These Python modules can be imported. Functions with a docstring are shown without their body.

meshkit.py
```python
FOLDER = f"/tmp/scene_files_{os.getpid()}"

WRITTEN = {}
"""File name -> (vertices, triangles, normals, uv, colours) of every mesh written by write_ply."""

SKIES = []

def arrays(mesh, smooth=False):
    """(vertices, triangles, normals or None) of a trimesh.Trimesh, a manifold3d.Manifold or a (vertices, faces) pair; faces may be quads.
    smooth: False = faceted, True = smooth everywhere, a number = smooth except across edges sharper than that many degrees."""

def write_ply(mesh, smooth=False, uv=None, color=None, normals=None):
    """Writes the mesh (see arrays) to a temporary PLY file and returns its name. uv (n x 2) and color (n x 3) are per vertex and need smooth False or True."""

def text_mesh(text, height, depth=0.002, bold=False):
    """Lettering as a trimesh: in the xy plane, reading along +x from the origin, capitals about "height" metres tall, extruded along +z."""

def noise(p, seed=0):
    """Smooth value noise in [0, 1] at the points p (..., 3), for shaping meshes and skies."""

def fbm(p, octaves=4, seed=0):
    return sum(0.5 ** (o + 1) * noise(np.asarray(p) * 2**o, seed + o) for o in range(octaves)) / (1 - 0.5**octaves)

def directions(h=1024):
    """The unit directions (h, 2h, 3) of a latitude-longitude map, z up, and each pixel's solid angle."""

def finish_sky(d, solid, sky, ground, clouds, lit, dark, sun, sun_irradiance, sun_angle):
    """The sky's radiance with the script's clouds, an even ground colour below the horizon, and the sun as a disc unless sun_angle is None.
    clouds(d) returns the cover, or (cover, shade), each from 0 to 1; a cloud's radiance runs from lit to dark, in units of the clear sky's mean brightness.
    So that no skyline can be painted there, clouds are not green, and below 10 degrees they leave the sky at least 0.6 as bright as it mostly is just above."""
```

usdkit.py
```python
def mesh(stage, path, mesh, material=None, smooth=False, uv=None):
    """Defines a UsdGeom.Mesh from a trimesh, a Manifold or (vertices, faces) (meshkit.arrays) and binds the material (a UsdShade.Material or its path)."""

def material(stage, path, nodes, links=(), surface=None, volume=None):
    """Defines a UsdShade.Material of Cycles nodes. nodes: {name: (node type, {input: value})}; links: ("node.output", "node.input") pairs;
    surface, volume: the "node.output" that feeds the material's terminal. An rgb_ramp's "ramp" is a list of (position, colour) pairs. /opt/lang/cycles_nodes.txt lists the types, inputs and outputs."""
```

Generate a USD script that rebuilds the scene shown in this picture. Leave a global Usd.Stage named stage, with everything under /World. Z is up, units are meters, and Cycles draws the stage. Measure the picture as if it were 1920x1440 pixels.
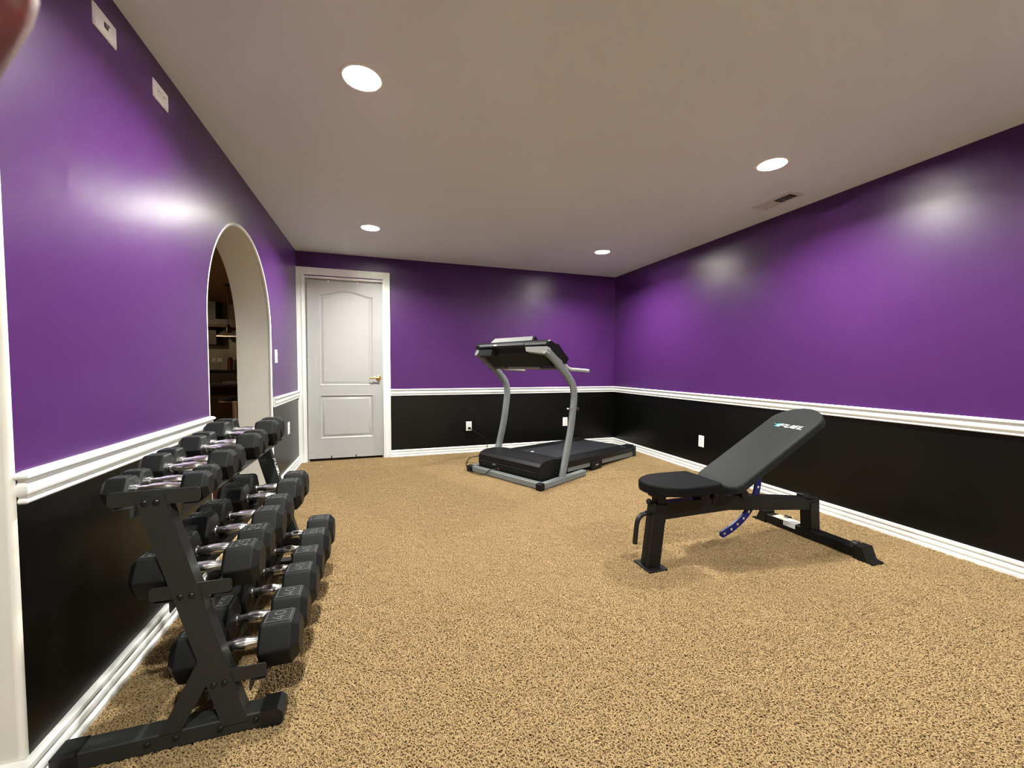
import math
import numpy as np, trimesh, manifold3d, usdkit, meshkit
import shapely.geometry as sg
from shapely import affinity
from trimesh.transformations import rotation_matrix as rotm
from pxr import Usd, UsdGeom, UsdLux, Gf, Sdf, Vt, UsdShade

stage = Usd.Stage.CreateInMemory()
UsdGeom.SetStageUpAxis(stage, UsdGeom.Tokens.z)
UsdGeom.SetStageMetersPerUnit(stage, 1.0)
UsdGeom.Xform.Define(stage, '/World')
rng = np.random.default_rng(7)

# ------------------------------------------------------------------ camera, exposure, light strengths
FPX, YAW, PITCH, ROLL = 753.46, 0.317484, -0.042789, 0.003671
EYE = np.array([0.84614, -4.86167, 1.05672])
_f = np.array([math.sin(YAW) * math.cos(PITCH), math.cos(YAW) * math.cos(PITCH), math.sin(PITCH)])
_r = np.array([math.cos(YAW), -math.sin(YAW), 0.0])
_u = np.cross(_r, _f)
CR = _r * math.cos(ROLL) + _u * math.sin(ROLL)
CU = np.cross(CR, _f)
CF = _f
cam = UsdGeom.Camera.Define(stage, '/World/camera')
cam.AddTransformOp().Set(Gf.Matrix4d(*CR, 0, *CU, 0, *(-CF), 0, *EYE, 1))
HAP = 4.33                                   # a phone's small sensor, millimetres
cam.CreateHorizontalApertureAttr(HAP)
cam.CreateVerticalApertureAttr(HAP * 0.75)
cam.CreateFocalLengthAttr(FPX / 1920 * HAP)
cam.CreateFStopAttr(2.6)
cam.CreateFocusDistanceAttr(2.6)
cam.CreateClippingRangeAttr(Gf.Vec2f(0.002, 100))
cam.CreateExposureAttr(4.87)
BULB = 14.0                                  # emission of the lamps' frosted faces
BEAM, BEAM_ANGLE = 90.0, 65.0                # and of the beam their reflectors throw
BULB_COLOR = (1.0, 0.995, 0.935)
KITCHEN_LAMP = 6.0

# ------------------------------------------------------------------ materials
LOOKS = '/World/Looks'
UsdGeom.Scope.Define(stage, LOOKS)
MATS = {}


def mat(name, color, rough=0.5, metal=0.0, bump=None, vary=None, **kw):
    """Principled material; bump=(scale, strength, distance) adds fine relief, vary=(scale, amount) mottles the colour."""
    nodes = {'p': ('principled_bsdf', dict(base_color=color, roughness=rough, metallic=metal, **kw))}
    links = []
    if bump or vary:
        nodes['g'] = ('geometry', {})
    if bump:
        nodes['n'] = ('noise_texture', dict(scale=bump[0], detail=3.0))
        nodes['b'] = ('bump', dict(strength=bump[1], distance=bump[2]))
        links += [('g.position', 'n.vector'), ('n.fac', 'b.height'), ('b.normal', 'p.normal')]
    if vary:
        a = np.array(color)
        nodes['v'] = ('noise_texture', dict(scale=vary[0], detail=4.0))
        nodes['r'] = ('rgb_ramp', {'ramp': [(0.3, tuple(a * (1 - vary[1]))), (0.7, tuple(np.minimum(a * (1 + vary[1]), 1)))]})
        links += [('g.position', 'v.vector'), ('v.fac', 'r.fac'), ('r.color', 'p.base_color')]
    MATS[name] = usdkit.material(stage, f'{LOOKS}/{name}', nodes, links, surface='p.BSDF')


mat('purple_paint', (0.060, 0.0142, 0.098), 0.34, specular_ior_level=0.30, bump=(260, 0.10, 0.0006))
mat('black_paint', (0.0010, 0.0010, 0.0009), 0.33, specular_ior_level=0.36, bump=(260, 0.10, 0.0006))
mat('ceiling_paint', (0.71, 0.735, 0.74), 0.75)
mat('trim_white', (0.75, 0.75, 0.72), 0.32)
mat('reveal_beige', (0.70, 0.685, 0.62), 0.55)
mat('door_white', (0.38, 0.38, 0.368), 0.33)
mat('carpet_base', (0.40, 0.29, 0.165), 0.9)
mat('rubber', (0.0042, 0.0045, 0.0045), 0.5, specular_ior_level=0.22)
mat('rubber_print', (0.028, 0.029, 0.029), 0.5)
mat('chrome', (0.88, 0.88, 0.87), 0.2, 1.0)
mat('knurled_chrome', (0.80, 0.80, 0.80), 0.26, 1.0, bump=(1500, 0.5, 0.0006))
mat('rack_steel', (0.0175, 0.018, 0.016), 0.5, specular_ior_level=0.3)
mat('black_plastic', (0.006, 0.006, 0.006), 0.42, specular_ior_level=0.35)
mat('bench_steel', (0.0065, 0.0062, 0.0058), 0.42, specular_ior_level=0.2)
mat('bench_vinyl', (0.0165, 0.018, 0.0175), 0.55, specular_ior_level=0.06, bump=(700, 0.25, 0.0005))
mat('seat_vinyl', (0.0075, 0.0074, 0.0077), 0.6, specular_ior_level=0.03, bump=(700, 0.25, 0.0005))
mat('blue_steel', (0.004, 0.008, 0.10), 0.4, specular_ior_level=0.3)
mat('treadmill_gray', (0.145, 0.158, 0.158), 0.42)
mat('treadmill_silver', (0.33, 0.335, 0.325), 0.4)
mat('treadmill_black', (0.0055, 0.0055, 0.006), 0.45, specular_ior_level=0.2)
mat('belt', (0.013, 0.0145, 0.018), 0.6, specular_ior_level=0.3, bump=(500, 0.3, 0.0006))
mat('brass', (0.66, 0.50, 0.22), 0.25, 1.0)
mat('plate_white', (0.78, 0.77, 0.73), 0.4)
mat('dark_hole', (0.012, 0.012, 0.012), 0.6)
mat('white_ink', (0.80, 0.81, 0.82), 0.5)
mat('blue_ink', (0.06, 0.42, 0.75), 0.5)
mat('peach_label', (0.78, 0.52, 0.36), 0.5)
mat('red_plastic', (0.13, 0.02, 0.015), 0.4)
mat('can_white', (0.80, 0.78, 0.72), 0.35)
mat('skin', (0.088, 0.022, 0.016), 0.5, subsurface_weight=0.15, subsurface_scale=0.004, bump=(900, 0.2, 0.0004))
mat('nail', (0.30, 0.14, 0.11), 0.5)
mat('dark_wood', (0.026, 0.011, 0.007), 0.35, vary=(9, 0.4))
mat('wood_floor', (0.085, 0.035, 0.018), 0.3, vary=(6, 0.4))
mat('kitchen_wall', (0.42, 0.32, 0.20), 0.6)
mat('backsplash', (0.36, 0.35, 0.30), 0.3, vary=(3, 0.35))
mat('counter_stone', (0.020, 0.018, 0.018), 0.16, vary=(60, 0.5))
mat('steel', (0.5, 0.5, 0.5), 0.28, 1.0)
mat('vent_paint', (0.60, 0.57, 0.53), 0.5)
MATS['bulb_glow'] = usdkit.material(stage, LOOKS + '/bulb_glow', {'e': ('emission', dict(color=BULB_COLOR, strength=BULB))}, surface='e.emission')
MATS['kitchen_glow'] = usdkit.material(stage, LOOKS + '/kitchen_glow', {'e': ('emission', dict(color=(1.0, 0.72, 0.42), strength=KITCHEN_LAMP))}, surface='e.emission')
# yarn: each strand its own shade of beige, and broad tracks where the pile lies another way
MATS['yarn'] = usdkit.material(stage, LOOKS + '/yarn', {
    'g': ('geometry', {}),
    'r': ('rgb_ramp', {'ramp': [(0.0, (0.29, 0.195, 0.09)), (0.15, (0.64, 0.475, 0.255)), (0.55, (0.85, 0.665, 0.385)), (1.0, (0.96, 0.82, 0.56))]}),
    'p': ('principled_bsdf', dict(roughness=0.8, specular_ior_level=0.25, sheen_weight=0.25, sheen_roughness=0.4, sheen_tint=(0.9, 0.75, 0.55)))},
    [('g.random_per_island', 'r.fac'), ('r.color', 'p.base_color')], surface='p.BSDF')

# ------------------------------------------------------------------ stage helpers
USED = {}
INV = {}


def numbered(parent, name):
    k = (parent, name)
    n = USED.get(k, 0)
    USED[k] = n + 1
    return name if n == 0 else f'{name}_{n:03d}'


def say(prim, label=None, cat=None, group=None, kind=None):
    for k, v in (('label', label), ('category', cat), ('group', group), ('kind', kind)):
        if v:
            prim.SetCustomDataByKey(k, v)
    return prim


def thing(name, label, cat, loc=(0, 0, 0), rz=0.0, group=None, kind=None):
    path = '/World/' + numbered('/World', name)
    x = UsdGeom.Xform.Define(stage, path)
    x.AddTranslateOp().Set(Gf.Vec3d(*map(float, loc)))
    x.AddRotateZOp().Set(float(rz))
    m = rotm(math.radians(rz), (0, 0, 1))
    m[:3, 3] = loc
    INV[path] = np.linalg.inv(m)
    say(x.GetPrim(), label, cat, group, kind)
    return path


def part(parent, name, mesh, material, smooth=35, label=None, world=False, kind=None):
    if world:
        mesh = mesh.copy()
        top = '/'.join(parent.split('/')[:3])
        mesh.apply_transform(INV[top])
    path = parent + '/' + numbered(parent, name)
    m = usdkit.mesh(stage, path, mesh, MATS[material], smooth=smooth)
    say(m.GetPrim(), label, None, None, kind)
    return path


def solo(name, mesh, material, label, cat, group=None, kind=None, smooth=35):
    path = '/World/' + numbered('/World', name)
    m = usdkit.mesh(stage, path, mesh, MATS[material], smooth=smooth)
    say(m.GetPrim(), label, cat, group, kind)
    return path


def copy_thing(src, loc, rz, label, group=None):
    name = src.rsplit('/', 1)[1]
    base = name[:-4] if name[-4:-3] == '_' and name[-3:].isdigit() else name
    path = '/World/' + numbered('/World', base)
    p = stage.DefinePrim(path, 'Xform')
    p.GetReferences().AddInternalReference(src)
    x = UsdGeom.Xform(p)
    p.GetAttribute('xformOp:translate').Set(Gf.Vec3d(*map(float, loc)))
    p.GetAttribute('xformOp:rotateZ').Set(float(rz))
    p.SetInstanceable(True)
    cat = stage.GetPrimAtPath(src).GetCustomDataByKey('category')
    say(p, label, cat, group)
    return path


# ------------------------------------------------------------------ mesh helpers
cat_ = trimesh.util.concatenate


def hullp(pts):
    return trimesh.convex.convex_hull(np.asarray(pts, float))


def box(a, b, r=0.0):
    """Axis-aligned box from corner a to corner b with chamfered edges r."""
    lo, hi = np.minimum(a, b), np.maximum(a, b)
    if r <= 0:
        return hullp([[x, y, z] for x in (lo[0], hi[0]) for y in (lo[1], hi[1]) for z in (lo[2], hi[2])])
    r = min(r, 0.49 * float((hi - lo).min()))
    pts = []
    for x in (0, 1):
        for y in (0, 1):
            for z in (0, 1):
                c = np.where([x, y, z], hi, lo).astype(float)
                s = np.where([x, y, z], -1, 1) * r
                q = c + s
                k = 0.42
                for d in ((0, 1, 1), (1, 0, 1), (1, 1, 0)):
                    pts.append(c + s * d)
                pts.append(c + s * k)
    return hullp(pts)


def beam(p, q, w, h, up=(0, 0, 1), r=0.003):
    """Box bar from p to q; w across (perpendicular to up), h along up."""
    p, q = np.asarray(p, float), np.asarray(q, float)
    d = q - p
    L = np.linalg.norm(d)
    d = d / L
    s = np.cross(d, up)
    s /= np.linalg.norm(s)
    t = np.cross(s, d)
    m = box((0, -w / 2, -h / 2), (L, w / 2, h / 2), r)
    M = np.eye(4)
    M[:3, 0], M[:3, 1], M[:3, 2], M[:3, 3] = d, s, t, p
    m.apply_transform(M)
    return m


def smooth_path(pts, n=8):
    """Catmull-Rom through the points."""
    P = np.asarray(pts, float)
    P = np.vstack([2 * P[0] - P[1], P, 2 * P[-1] - P[-2]])
    out = []
    for i in range(1, len(P) - 2):
        for t in np.linspace(0, 1, n, endpoint=False):
            a, b, c, d = P[i - 1], P[i], P[i + 1], P[i + 2]
            out.append(0.5 * (2 * b + (c - a) * t + (2 * a - 5 * b + 4 * c - d) * t * t + (3 * b - 3 * c + d - a) * t ** 3))
    out.append(P[-2])
    return np.array(out)


def tube(path, ra, rb=None, n=14, side=None, caps=True):
    """Swept tube; ra across 'side' direction, rb the other way (ellipse)."""
    P = np.asarray(path, float)
    rb = ra if rb is None else rb
    T = np.gradient(P, axis=0)
    T /= np.linalg.norm(T, axis=1, keepdims=True)
    ref = np.array(side if side is not None else ((0, 0, 1) if abs(T[0][2]) < 0.9 else (1, 0, 0)), float)
    V, F = [], []
    a = np.linspace(0, 2 * np.pi, n, endpoint=False)
    for i in range(len(P)):
        s = ref - T[i] * (ref @ T[i])
        s /= np.linalg.norm(s)
        t = np.cross(T[i], s)
        if side is None:
            ref = s
        V.append(P[i] + np.outer(np.cos(a) * ra, s) + np.outer(np.sin(a) * rb, t))
    V = np.vstack(V)
    for i in range(len(P) - 1):
        for k in range(n):
            j = (k + 1) % n
            F += [[i * n + k, i * n + j, (i + 1) * n + j], [i * n + k, (i + 1) * n + j, (i + 1) * n + k]]
    if caps:
        b = len(V)
        V = np.vstack([V, P[0], P[-1]])
        e = (len(P) - 1) * n
        for k in range(n):
            j = (k + 1) % n
            F += [[b, j, k], [b + 1, e + k, e + j]]
    return trimesh.Trimesh(V, F, process=False)


def lathe(prof, n=24, axis='z'):
    """Revolve (radius, height) pairs."""
    m = trimesh.creation.revolve(np.asarray(prof, float), sections=n)
    if axis == 'x':
        m.apply_transform(rotm(math.pi / 2, (0, 1, 0)))
    if axis == 'y':
        m.apply_transform(rotm(-math.pi / 2, (1, 0, 0)))
    return m


AX = {'xy': ((1, 0, 0), (0, 1, 0), (0, 0, 1)), 'xz': ((1, 0, 0), (0, 0, 1), (0, -1, 0)), 'yz': ((0, 1, 0), (0, 0, 1), (1, 0, 0)),
      '-xz': ((-1, 0, 0), (0, 0, 1), (0, 1, 0))}


def extr(poly, plane, start, depth):
    """Extrude a polygon drawn in a plane ('xz': toward -y, 'yz': toward +x, 'xy': toward +z) from 'start' along the plane's normal."""
    if not isinstance(poly, (sg.Polygon, sg.MultiPolygon)):
        poly = sg.Polygon(poly)
    ms = [trimesh.creation.extrude_polygon(g, depth, engine='earcut') for g in getattr(poly, 'geoms', [poly])]
    m = cat_(ms) if len(ms) > 1 else ms[0]
    a, b, c = (np.array(v, float) for v in AX[plane])
    M = np.eye(4)
    M[:3, 0], M[:3, 1], M[:3, 2] = a, b, c
    M[:3, 3] = c * start
    m.apply_transform(M)
    return m


def rrect(x0, y0, x1, y1, r, n=4):
    return sg.box(x0 + r, y0 + r, x1 - r, y1 - r).buffer(r, quad_segs=n)


def cyl(p, q, r, n=20):
    return trimesh.creation.cylinder(radius=r, segment=[p, q], sections=n)


def disc_bolt(p, axis, r=0.009, h=0.006):
    """Domed bolt head at p facing along axis."""
    a = np.asarray(axis, float)
    m = lathe([(0, h), (r * 0.55, h * 0.92), (r * 0.92, h * 0.45), (r, 0), (r, -0.002), (0, -0.002)], 14)
    M = trimesh.geometry.align_vectors((0, 0, 1), a)
    M[:3, 3] = p
    m.apply_transform(M)
    return m


def text_on(text, height, depth, origin, xdir, ydir, shear=0.0, bold=True):
    """Lettering centred on origin, reading along xdir, upright along ydir."""
    m = meshkit.text_mesh(text, height, depth, bold)
    lo, hi = m.bounds
    m.apply_translation([-(lo[0] + hi[0]) / 2, -(lo[1] + hi[1]) / 2, 0])
    if shear:
        m.vertices[:, 0] += m.vertices[:, 1] * shear
    x, y = np.asarray(xdir, float), np.asarray(ydir, float)
    M = np.eye(4)
    M[:3, 0], M[:3, 1], M[:3, 2], M[:3, 3] = x, y, np.cross(x, y), origin
    m.apply_transform(M)
    return m


# ------------------------------------------------------------------ the room
H = 2.29
W = 3.934
YR = -6.4                     # wall behind the camera
YE = -3.578                   # where the left wall ends beside the camera
RAIL0, RAIL1 = 0.714, 0.794
ACY, ACZ, AR = -1.732, 1.315, 0.646     # arch centre and radius

S = 'structure'
fl = thing('floor', 'plush beige carpet floor of the exercise room', 'floor', kind=S)
part(fl, 'backing', box((-0.02, YR, -0.05), (W, 0.2, -0.013)), 'carpet_base', smooth=False)


def yarn_patch(size, seed, pitch=0.0048):
    g = np.random.default_rng(seed)
    n = int(size / pitch)
    k = np.arange(n)
    X, Y = np.meshgrid((k + 0.5) / n * size, (k + 0.5) / n * size)
    X = X.ravel() + g.normal(0, 0.0017, n * n) - size / 2
    Y = Y.ravel() + g.normal(0, 0.0017, n * n) - size / 2
    N = n * n
    p = np.stack([X, Y], 1)
    q = np.c_[p * 22, np.zeros(N)]
    ang = g.uniform(0, 2 * np.pi, N)
    hgt = g.uniform(0.0095, 0.0145, N) * (0.82 + 0.36 * meshkit.noise(q * 1.7 + 31, seed + 1))
    lean = g.uniform(0.004, 0.0115, N)
    curl = g.normal(0, 0.0028, N)
    d = np.stack([np.cos(ang), np.sin(ang), 0 * ang], 1)
    e = np.stack([-np.sin(ang), np.cos(ang), 0 * ang], 1)
    rad = g.uniform(0.0015, 0.0022, N)
    ts = np.array([0.0, 0.45, 0.8, 1.0])
    ks = np.array([1.0, 1.15, 1.0, 0.45])
    C = np.stack([np.c_[X, Y, np.full(N, -0.013)] + d * (lean * t ** 2.2)[:, None] + e * (curl * np.sin(t * 4))[:, None]
                  + np.array([0, 0, 1.0]) * (hgt * (1.25 * t - 0.25 * t ** 3))[:, None] for t in ts], 1)      # N,4,3
    T = np.gradient(C, axis=1)
    T /= np.linalg.norm(T, axis=2, keepdims=True)
    s = np.cross(T, e[:, None, :])
    s /= np.maximum(np.linalg.norm(s, axis=2, keepdims=True), 1e-9)
    u = np.cross(T, s)
    M = 4
    a = np.arange(M) / M * 2 * np.pi
    R = rad[:, None, None, None] * ks[None, :, None, None]
    V = C[:, :, None, :] + R * (np.cos(a)[None, None, :, None] * s[:, :, None, :] + np.sin(a)[None, None, :, None] * u[:, :, None, :])
    V = V.reshape(N, 4 * M, 3)
    F = []
    for i in range(3):
        for k2 in range(M):
            j = (k2 + 1) % M
            F += [[i * M + k2, i * M + j, (i + 1) * M + j], [i * M + k2, (i + 1) * M + j, (i + 1) * M + k2]]
    F += [[12, 13, 14], [12, 14, 15]]
    F = np.array(F)
    FF = (np.arange(N)[:, None, None] * (4 * M) + F[None]).reshape(-1, 3)
    return V.reshape(-1, 3), FF


CS = W / 8
pil = UsdGeom.PointInstancer.Define(stage, '/World/carpet_pile')
say(pil.GetPrim(), 'curly beige twisted yarn pile covering the whole carpet floor', 'carpet', kind='stuff')
protos = []
for k in range(3):
    v, f = yarn_patch(CS, 100 + k)
    pp = f'/World/carpet_pile/yarn_tuft' + ('' if k == 0 else f'_{k:03d}')
    usdkit.mesh(stage, pp, (v, f), MATS['yarn'], smooth=True)
    protos.append(pp)
pil.CreatePrototypesRel().SetTargets([Sdf.Path(x) for x in protos])
pos, ori, ids = [], [], []
for i in range(8):
    for j in range(13):
        pos.append(Gf.Vec3f((i + 0.5) * CS, -(j + 0.5) * CS, 0))
        k = int(rng.integers(4))
        ori.append(Gf.Quath(math.cos(k * math.pi / 4), 0, 0, math.sin(k * math.pi / 4)))
        ids.append(int(rng.integers(3)))
pil.CreatePositionsAttr(Vt.Vec3fArray(pos))
pil.CreateOrientationsAttr(Vt.QuathArray(ori))
pil.CreateProtoIndicesAttr(Vt.IntArray(ids))

LIGHTS = [(0.786, -2.973), (3.118, -2.985), (0.778, -1.010), (3.122, -1.020), (0.786, -4.945), (3.118, -4.950)]
VENT = (3.585, -2.745, 3.72, -2.435)
ce = thing('ceiling', 'flat greyish white painted ceiling with recessed lamps', 'ceiling', (0, 0, H), kind=S)
pc = sg.box(-0.02, YR - 0.05, W + 0.02, 0.02)
for lx, ly in LIGHTS:
    pc = pc.difference(sg.Point(lx, ly).buffer(0.076, quad_segs=12))
part(ce, 'plasterboard', extr(pc, 'xy', 0.0, 0.016), 'ceiling_paint', smooth=False)
part(ce, 'upper_deck', box((-0.02, YR - 0.05, 0.2), (W + 0.02, 0.02, 0.24)), 'ceiling_paint', smooth=False)


def rail_profile(h):
    k = h / 0.08
    return [(0, 0), (0.015, 0), (0.018, 0.004 * k), (0.018, 0.009 * k), (0.014, 0.013 * k), (0.014, 0.016 * k), (0.019, 0.020 * k), (0.023, 0.028 * k), (0.024, 0.038 * k),
            (0.022, 0.046 * k), (0.018, 0.050 * k), (0.015, 0.053 * k), (0.015, 0.060 * k), (0.024, 0.063 * k), (0.027, 0.067 * k), (0.027, 0.072 * k), (0.023, 0.076 * k), (0.018, 0.078 * k), (0.0, 0.080 * k)]


def base_profile(h):
    k = h / 0.078
    return [(0, -0.013), (0.027, -0.013), (0.027, 0.010 * k), (0.024, 0.015 * k), (0.018, 0.018 * k), (0.016, 0.020 * k), (0.016, 0.023 * k), (0.020, 0.027 * k), (0.021, 0.036 * k), (0.019, 0.045 * k),
            (0.014, 0.049 * k), (0.012, 0.052 * k), (0.012, 0.056 * k), (0.018, 0.060 * k), (0.018, 0.071 * k), (0.014, 0.076 * k), (0.0, 0.078 * k)]


def run(profile, wall, a, b, z0=0.0):
    """Moulding along a wall from a to b. wall: 'left' (x=0), 'right', 'back' (y=0), 'rear' or 'end' (faces -y at y=YE)."""
    pr = [(d, z + z0) for d, z in profile]
    if wall == 'left':
        m = extr([(d, z) for d, z in pr], 'xz', -b, b - a)
    elif wall == 'right':
        m = extr([(W - d, z) for d, z in pr], 'xz', -b, b - a)
    elif wall == 'back':
        m = extr([(-d, z) for d, z in pr], 'yz', a, b - a)
    elif wall == 'rear':
        m = extr([(YR + d, z) for d, z in pr], 'yz', a, b - a)
    else:
        m = extr([(YE - d, z) for d, z in pr], 'yz', a, b - a)
    m.fix_normals()
    return m


def mitred(profile, secs, z0=0.0):
    """Moulding swept through sections; each gives, for a distance d out of the wall, a point (x, y)."""
    V = np.array([[(*f(d), z + z0) for d, z in profile] for f in secs], float)
    m, n = len(secs), len(profile)
    F = []
    for i in range(m - 1):
        for k in range(n):
            j = (k + 1) % n
            F += [[i * n + k, i * n + j, (i + 1) * n + j], [i * n + k, (i + 1) * n + j, (i + 1) * n + k]]
    cap = trimesh.creation.triangulate_polygon(sg.Polygon([(d, z) for d, z in profile]), engine='earcut')
    key = {(round(d, 6), round(z, 6)): k for k, (d, z) in enumerate(profile)}
    ck = [key[(round(a, 6), round(b, 6))] for a, b in cap[0]]
    for t in cap[1]:
        q = [ck[i] for i in t]
        F += [q[::-1], [(m - 1) * n + i for i in q]]
    r = trimesh.Trimesh(V.reshape(-1, 3), F, process=False)
    r.fix_normals()
    return r


# left wall: core, paint in two colours, the arch and its white rounded edge
def arch_shape(grow=0.0):
    r = AR + grow
    a = np.linspace(0, math.pi, 49)
    pts = [(ACY + r, -0.5)] + [(ACY + r * math.cos(t), ACZ + r * math.sin(t)) for t in a] + [(ACY - r, -0.5)]
    return sg.Polygon(pts)


wl = thing('wall_left', 'left wall, glossy purple above and black below, with an arched opening', 'wall', kind=S)
TH = 0.25
outer = sg.box(YR, -0.013, 0.0, H)
gap = sg.box(-4.95, -1, YE, 2.12)
core = outer.difference(arch_shape()).difference(sg.box(-4.95, -1, YE + 0.012, 2.12))
part(wl, 'wall_core', cat_([extr(core, 'yz', -TH, TH - 0.004), box((-TH, YE, -0.013), (-0.0125, YE + 0.013, 2.12))]), 'reveal_beige', smooth=30)
zm = (RAIL0 + RAIL1) / 2
cut = arch_shape(0.011).union(sg.box(-4.961, -1, YE + 0.012, 2.131))
part(wl, 'purple_upper', extr(sg.box(YR, zm, 0, H).difference(cut), 'yz', -0.004, 0.004), 'purple_paint', smooth=False, label='purple upper part of left wall')
part(wl, 'black_lower', extr(sg.box(YR, -0.013, 0, zm).difference(cut), 'yz', -0.004, 0.004), 'black_paint', smooth=False, label='black lower part of left wall')
ao = [(-0.0115, ACY + (AR + 0.0005) * math.cos(t), ACZ + (AR + 0.0005) * math.sin(t)) for t in np.linspace(0, math.pi, 61)]
ao = [(-0.0115, ACY + AR, z) for z in (-0.01, 0.5, 1.0)] + ao + [(-0.0115, ACY - AR, z) for z in (1.0, 0.5, -0.01)]
part(wl, 'arch_edge', tube(ao, 0.0118, n=14, side=(1, 0, 0)), 'trim_white', smooth=50, label='white rounded edge of the arch')
part(wl, 'end_edge', tube([(-0.0122, YE + 0.0122, -0.01), (-0.0122, YE + 0.0122, 1.1), (-0.0122, YE + 0.0122, 2.12)], 0.0124, n=14, side=(1, 0, 0)), 'reveal_beige', smooth=50)


def plain_wall(name, label, up, lo, full=None):
    t = thing(name, label, 'wall', kind=S)
    part(t, 'purple_upper', up, 'purple_paint', smooth=False)
    part(t, 'black_lower', lo, 'black_paint', smooth=False)
    return t


DX0, DX1, DZ = 0.060, 0.900, 2.035       # door opening
hole = sg.box(DX0, -1, DX1, DZ)
plain_wall('wall_back', 'far wall, purple above a white rail and black below, holding the white door',
           extr(sg.box(0, zm, W, H).difference(hole), 'xz', -0.12, 0.12), extr(sg.box(0, -0.013, W, zm).difference(hole), 'xz', -0.12, 0.12))
plain_wall('wall_right', 'long right wall, purple above a white chair rail and black below',
           box((W, YR - 0.05, zm), (W + 0.1, 0.12, H)), box((W, YR - 0.05, -0.013), (W + 0.1, 0.12, zm)))
t = thing('wall_rear', 'plain cream wall behind the camera', 'wall', kind=S)
part(t, 'painted_face', box((-0.25, YR - 0.1, -0.013), (W, YR, H)), 'reveal_beige', smooth=False)

RP, BP = rail_profile(RAIL1 - RAIL0), base_profile(0.078)
YC = YE + 0.033                           # where the left mouldings turn the corner
CW = 0.962                                # right edge of the door casing
for args, lab in ((('left', YE + 0.009, ACY - AR - 0.008), 'white moulded chair rail on the left wall above the dumbbell rack'),
                  (('left', ACY + AR + 0.008, -0.024), 'short white chair rail between the arch and the door'),
                  (('back', CW, W), 'white moulded chair rail on the far wall behind the treadmill'),
                  (('right', YR, 0.0), 'long white chair rail on the right wall behind the bench'),
                  (('rear', 0.0, W), 'white chair rail on the wall behind the camera')):
    mm = run(RP, *args, z0=RAIL0)
    if args[0] == 'left' and args[1] < -3:
        mm = mitred(RP, [lambda d: (-0.001, YC - d), lambda d: (d, YC - d), lambda d: (d, args[2])], RAIL0)
    solo('trim', mm, 'trim_white', lab, 'chair rail', kind=S, smooth=30)
bl = thing('baseboard_left', 'white baseboard along the foot of the left wall', 'baseboard', kind=S)
part(bl, 'moulding', mitred(BP, [lambda d: (-0.25, YE - d), lambda d: (d, YE - d), lambda d: (d, ACY - AR - 0.004)]), 'trim_white', 30)
part(bl, 'moulding', run(BP, 'left', ACY + AR + 0.004, -0.024), 'trim_white', 30)
for nm, args, lab in (('back', ('back', CW, W), 'white baseboard along the far wall behind the treadmill'), ('right', ('right', YR, 0.0), 'white baseboard along the right wall behind the bench'),
                      ('rear', ('rear', 0.0, W), 'white baseboard on the wall behind the camera')):
    solo('baseboard_' + nm, run(BP, *args), 'trim_white', lab, 'baseboard', kind=S, smooth=30)

# ------------------------------------------------------------------ door
dr = thing('door_1', 'white two-panel moulded door with arched upper panel and brass lever', 'door', (0.48, 0, 0), kind=S)


def frame_ring(x0, x1, z1, w):
    return sg.box(x0, -0.013, x1, z1).difference(sg.box(x0 + w, -1, x1 - w, z1 - w))


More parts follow.
